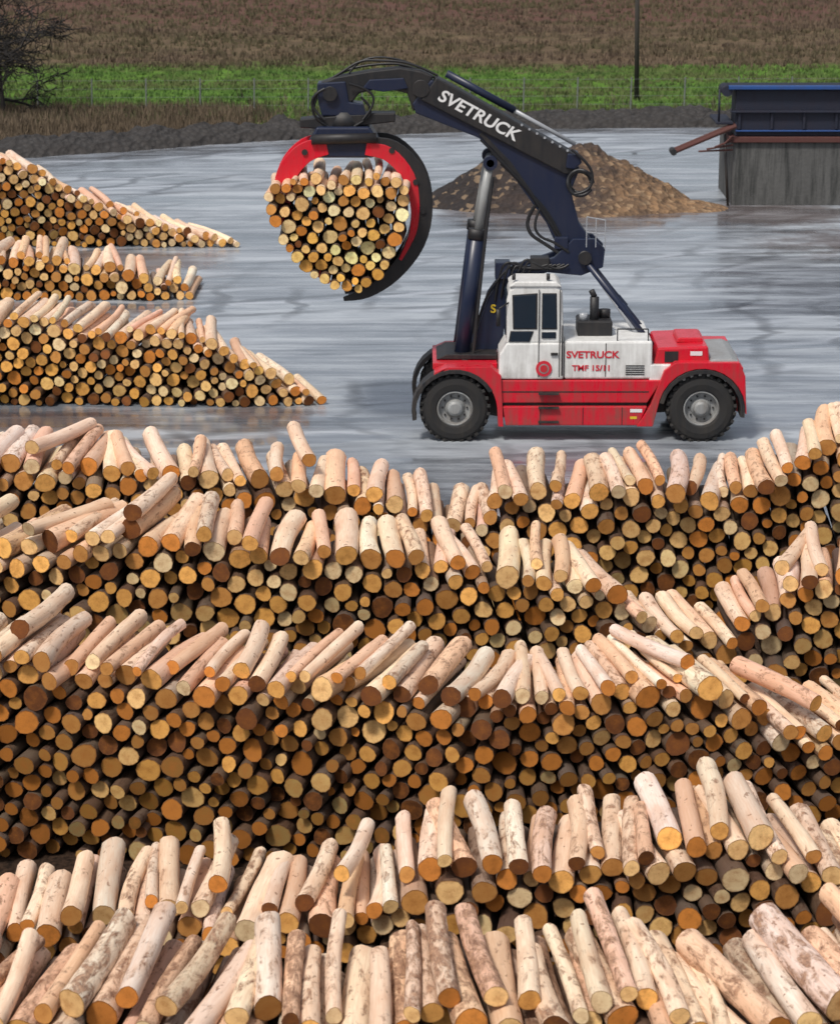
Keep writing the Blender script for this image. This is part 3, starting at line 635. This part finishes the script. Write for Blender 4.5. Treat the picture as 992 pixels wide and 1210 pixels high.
BARKD = simple('dark_tree_bark', (.018, .015, .014), .9)
def bare_tree(name, loc, height, seed, depth=6):
    rnd = random.Random(seed); verts = []; faces = []
    def seg(p, q, r0, r1, S):
        d = (q - p).normalized(); u = d.orthogonal().normalized(); w = d.cross(u); b = len(verts)
        for c, r in ((p, r0), (q, r1)):
            for i in range(S): a = 2 * math.pi * i / S; verts.append(c + (u * math.cos(a) + w * math.sin(a)) * r)
        for i in range(S): j = (i + 1) % S; faces.append((b + i, b + j, b + S + j, b + S + i))
    def grow(p, d, L, r, k):
        n = 3; q = p
        for i in range(n):
            d = (d + Vector((rnd.uniform(-1, 1), rnd.uniform(-1, 1), rnd.uniform(-.5, .6))) * .16).normalized(); q2 = q + d * L / n
            seg(q, q2, r * (1 - .3 * i / n), r * (1 - .3 * (i + 1) / n), 6 if k > 3 else 3)
            if k > 0:
                for _ in range(2 if i == n - 1 else 1):
                    ax = Vector((rnd.uniform(-1, 1), rnd.uniform(-1, 1), rnd.uniform(-.6, .4))).normalized(); nd = (d * .7 + ax * .9).normalized()
                    grow(q2, nd, L * rnd.uniform(.62, .8), max(.024, r * .55), k - 1)
            q = q2
    grow(Vector((0, 0, -.05)), Vector((0, 0, 1)), height * .42, height * .022, depth)
    me = bpy.data.meshes.new(name); me.from_pydata(verts, [], faces); me.materials.append(BARKD)
    o = link(bpy.data.objects.new(name, me)); o.location = loc; return o
bare_tree('bare_tree', (-19.7, 123.5, 0), 6.5, 3, 5); bare_tree('bare_tree', (-20.8, 128, 0), 7, 8, 5); bare_tree('bare_tree', (-23.0, 126, 0), 7.5, 4, 5)

# pole and fence
PW = simple('weathered_wood', (.05, .045, .04), .9)
PO = link(bpy.data.objects.new('utility_pole', None)); rod('pole', (10.85, 130.6, -.1), (10.7, 130.6, 9), .13, PW, .09, parent=PO); rod('cross_arm', (10.0, 130.45, 8.3), (11.4, 130.45, 8.3), .06, PW, parent=PO)
for i in range(3): rod('insulator_%d' % i, (10.1 + i * .6, 130.45, 8.35), (10.1 + i * .6, 130.45, 8.55), .05, GREYP, parent=PO)
FE = link(bpy.data.objects.new('wire_fence', None)); GALV = simple('galvanised_wire', (.20, .21, .21), .6, .2)
xs = np.arange(-34, 36, 2.6)
for i, x in enumerate(xs): rod('post_%d' % i, (x, 126 + .03 * x, -.1), (x + .03, 126 + .03 * x, 1.6), .035, GALV, seg=6, parent=FE)
for k in range(4): rod('wire_%d' % k, (-34, 125, .3 + k * .4), (35, 127.05, .3 + k * .4), .006, GALV, seg=4, parent=FE)

# distant tree belt
def belt():
    rng = np.random.default_rng(9); n = 26000; base = rng.uniform(-400, 400, 260); ids = rng.integers(0, 260, n); hh = rng.uniform(5, 11, 260)[ids]
    ph = rng.random(n); rad = hh * .42 * np.sin(np.pi * np.clip(ph, .05, 1)) ** .6; a = rng.uniform(0, 6.28, n); rr = rad * np.sqrt(rng.random(n))
    c = np.stack([base[ids] + rr * np.cos(a), 300 + (ids % 17) * 1.5 + rr * np.sin(a), ph * hh], 1)
    V = (c[:, None] + rng.normal(0, .38, (n, 3, 3))).reshape(-1, 3)
    me = bpy.data.meshes.new('distant_trees'); me.from_pydata(V.tolist(), [], np.arange(n * 3).reshape(-1, 3).tolist()); me.materials.append(simple('distant_foliage', (.06, .06, .035), .95)); link(bpy.data.objects.new('distant_trees', me))
belt()

# ------------------------------------------------------------------ light
W = bpy.data.worlds.new('World'); sc.world = W; W.use_nodes = True; nt = W.node_tree
bg = nt.nodes['Background']; sky = nt.nodes.new('ShaderNodeTexSky'); sky.sky_type = 'NISHITA'; sky.sun_disc = False
EL, AZ = math.radians(56), math.radians(212)
sky.sun_elevation = EL; sky.sun_rotation = AZ; sky.dust_density = 3; sky.air_density = 1.0
hs = nt.nodes.new('ShaderNodeHueSaturation'); hs.inputs['Saturation'].default_value = .5
nt.links.new(sky.outputs[0], hs.inputs['Color']); nt.links.new(hs.outputs[0], bg.inputs[0]); bg.inputs[1].default_value = .125
sd = bpy.data.lights.new('sun', 'SUN'); sd.energy = 2.8; sd.angle = math.radians(9); sd.color = (1, .94, .86)
so = link(bpy.data.objects.new('sun', sd)); dirv = Vector((math.sin(AZ) * math.cos(EL), math.cos(AZ) * math.cos(EL), math.sin(EL)))
so.rotation_euler = dirv.to_track_quat('Z', 'Y').to_euler(); so.location = dirv * 50

cam = bpy.data.cameras.new('camera'); co = link(bpy.data.objects.new('camera', cam)); sc.camera = co
co.location = (0, 0, 15); co.rotation_euler = (math.radians(90 - 15.59), 0, 0)
cam.sensor_fit = 'VERTICAL'; cam.sensor_height = 24; cam.lens = 24 * 3060 / 1210; cam.clip_end = 6000
cam.dof.use_dof = True; cam.dof.focus_distance = 44; cam.dof.aperture_fstop = 1.7
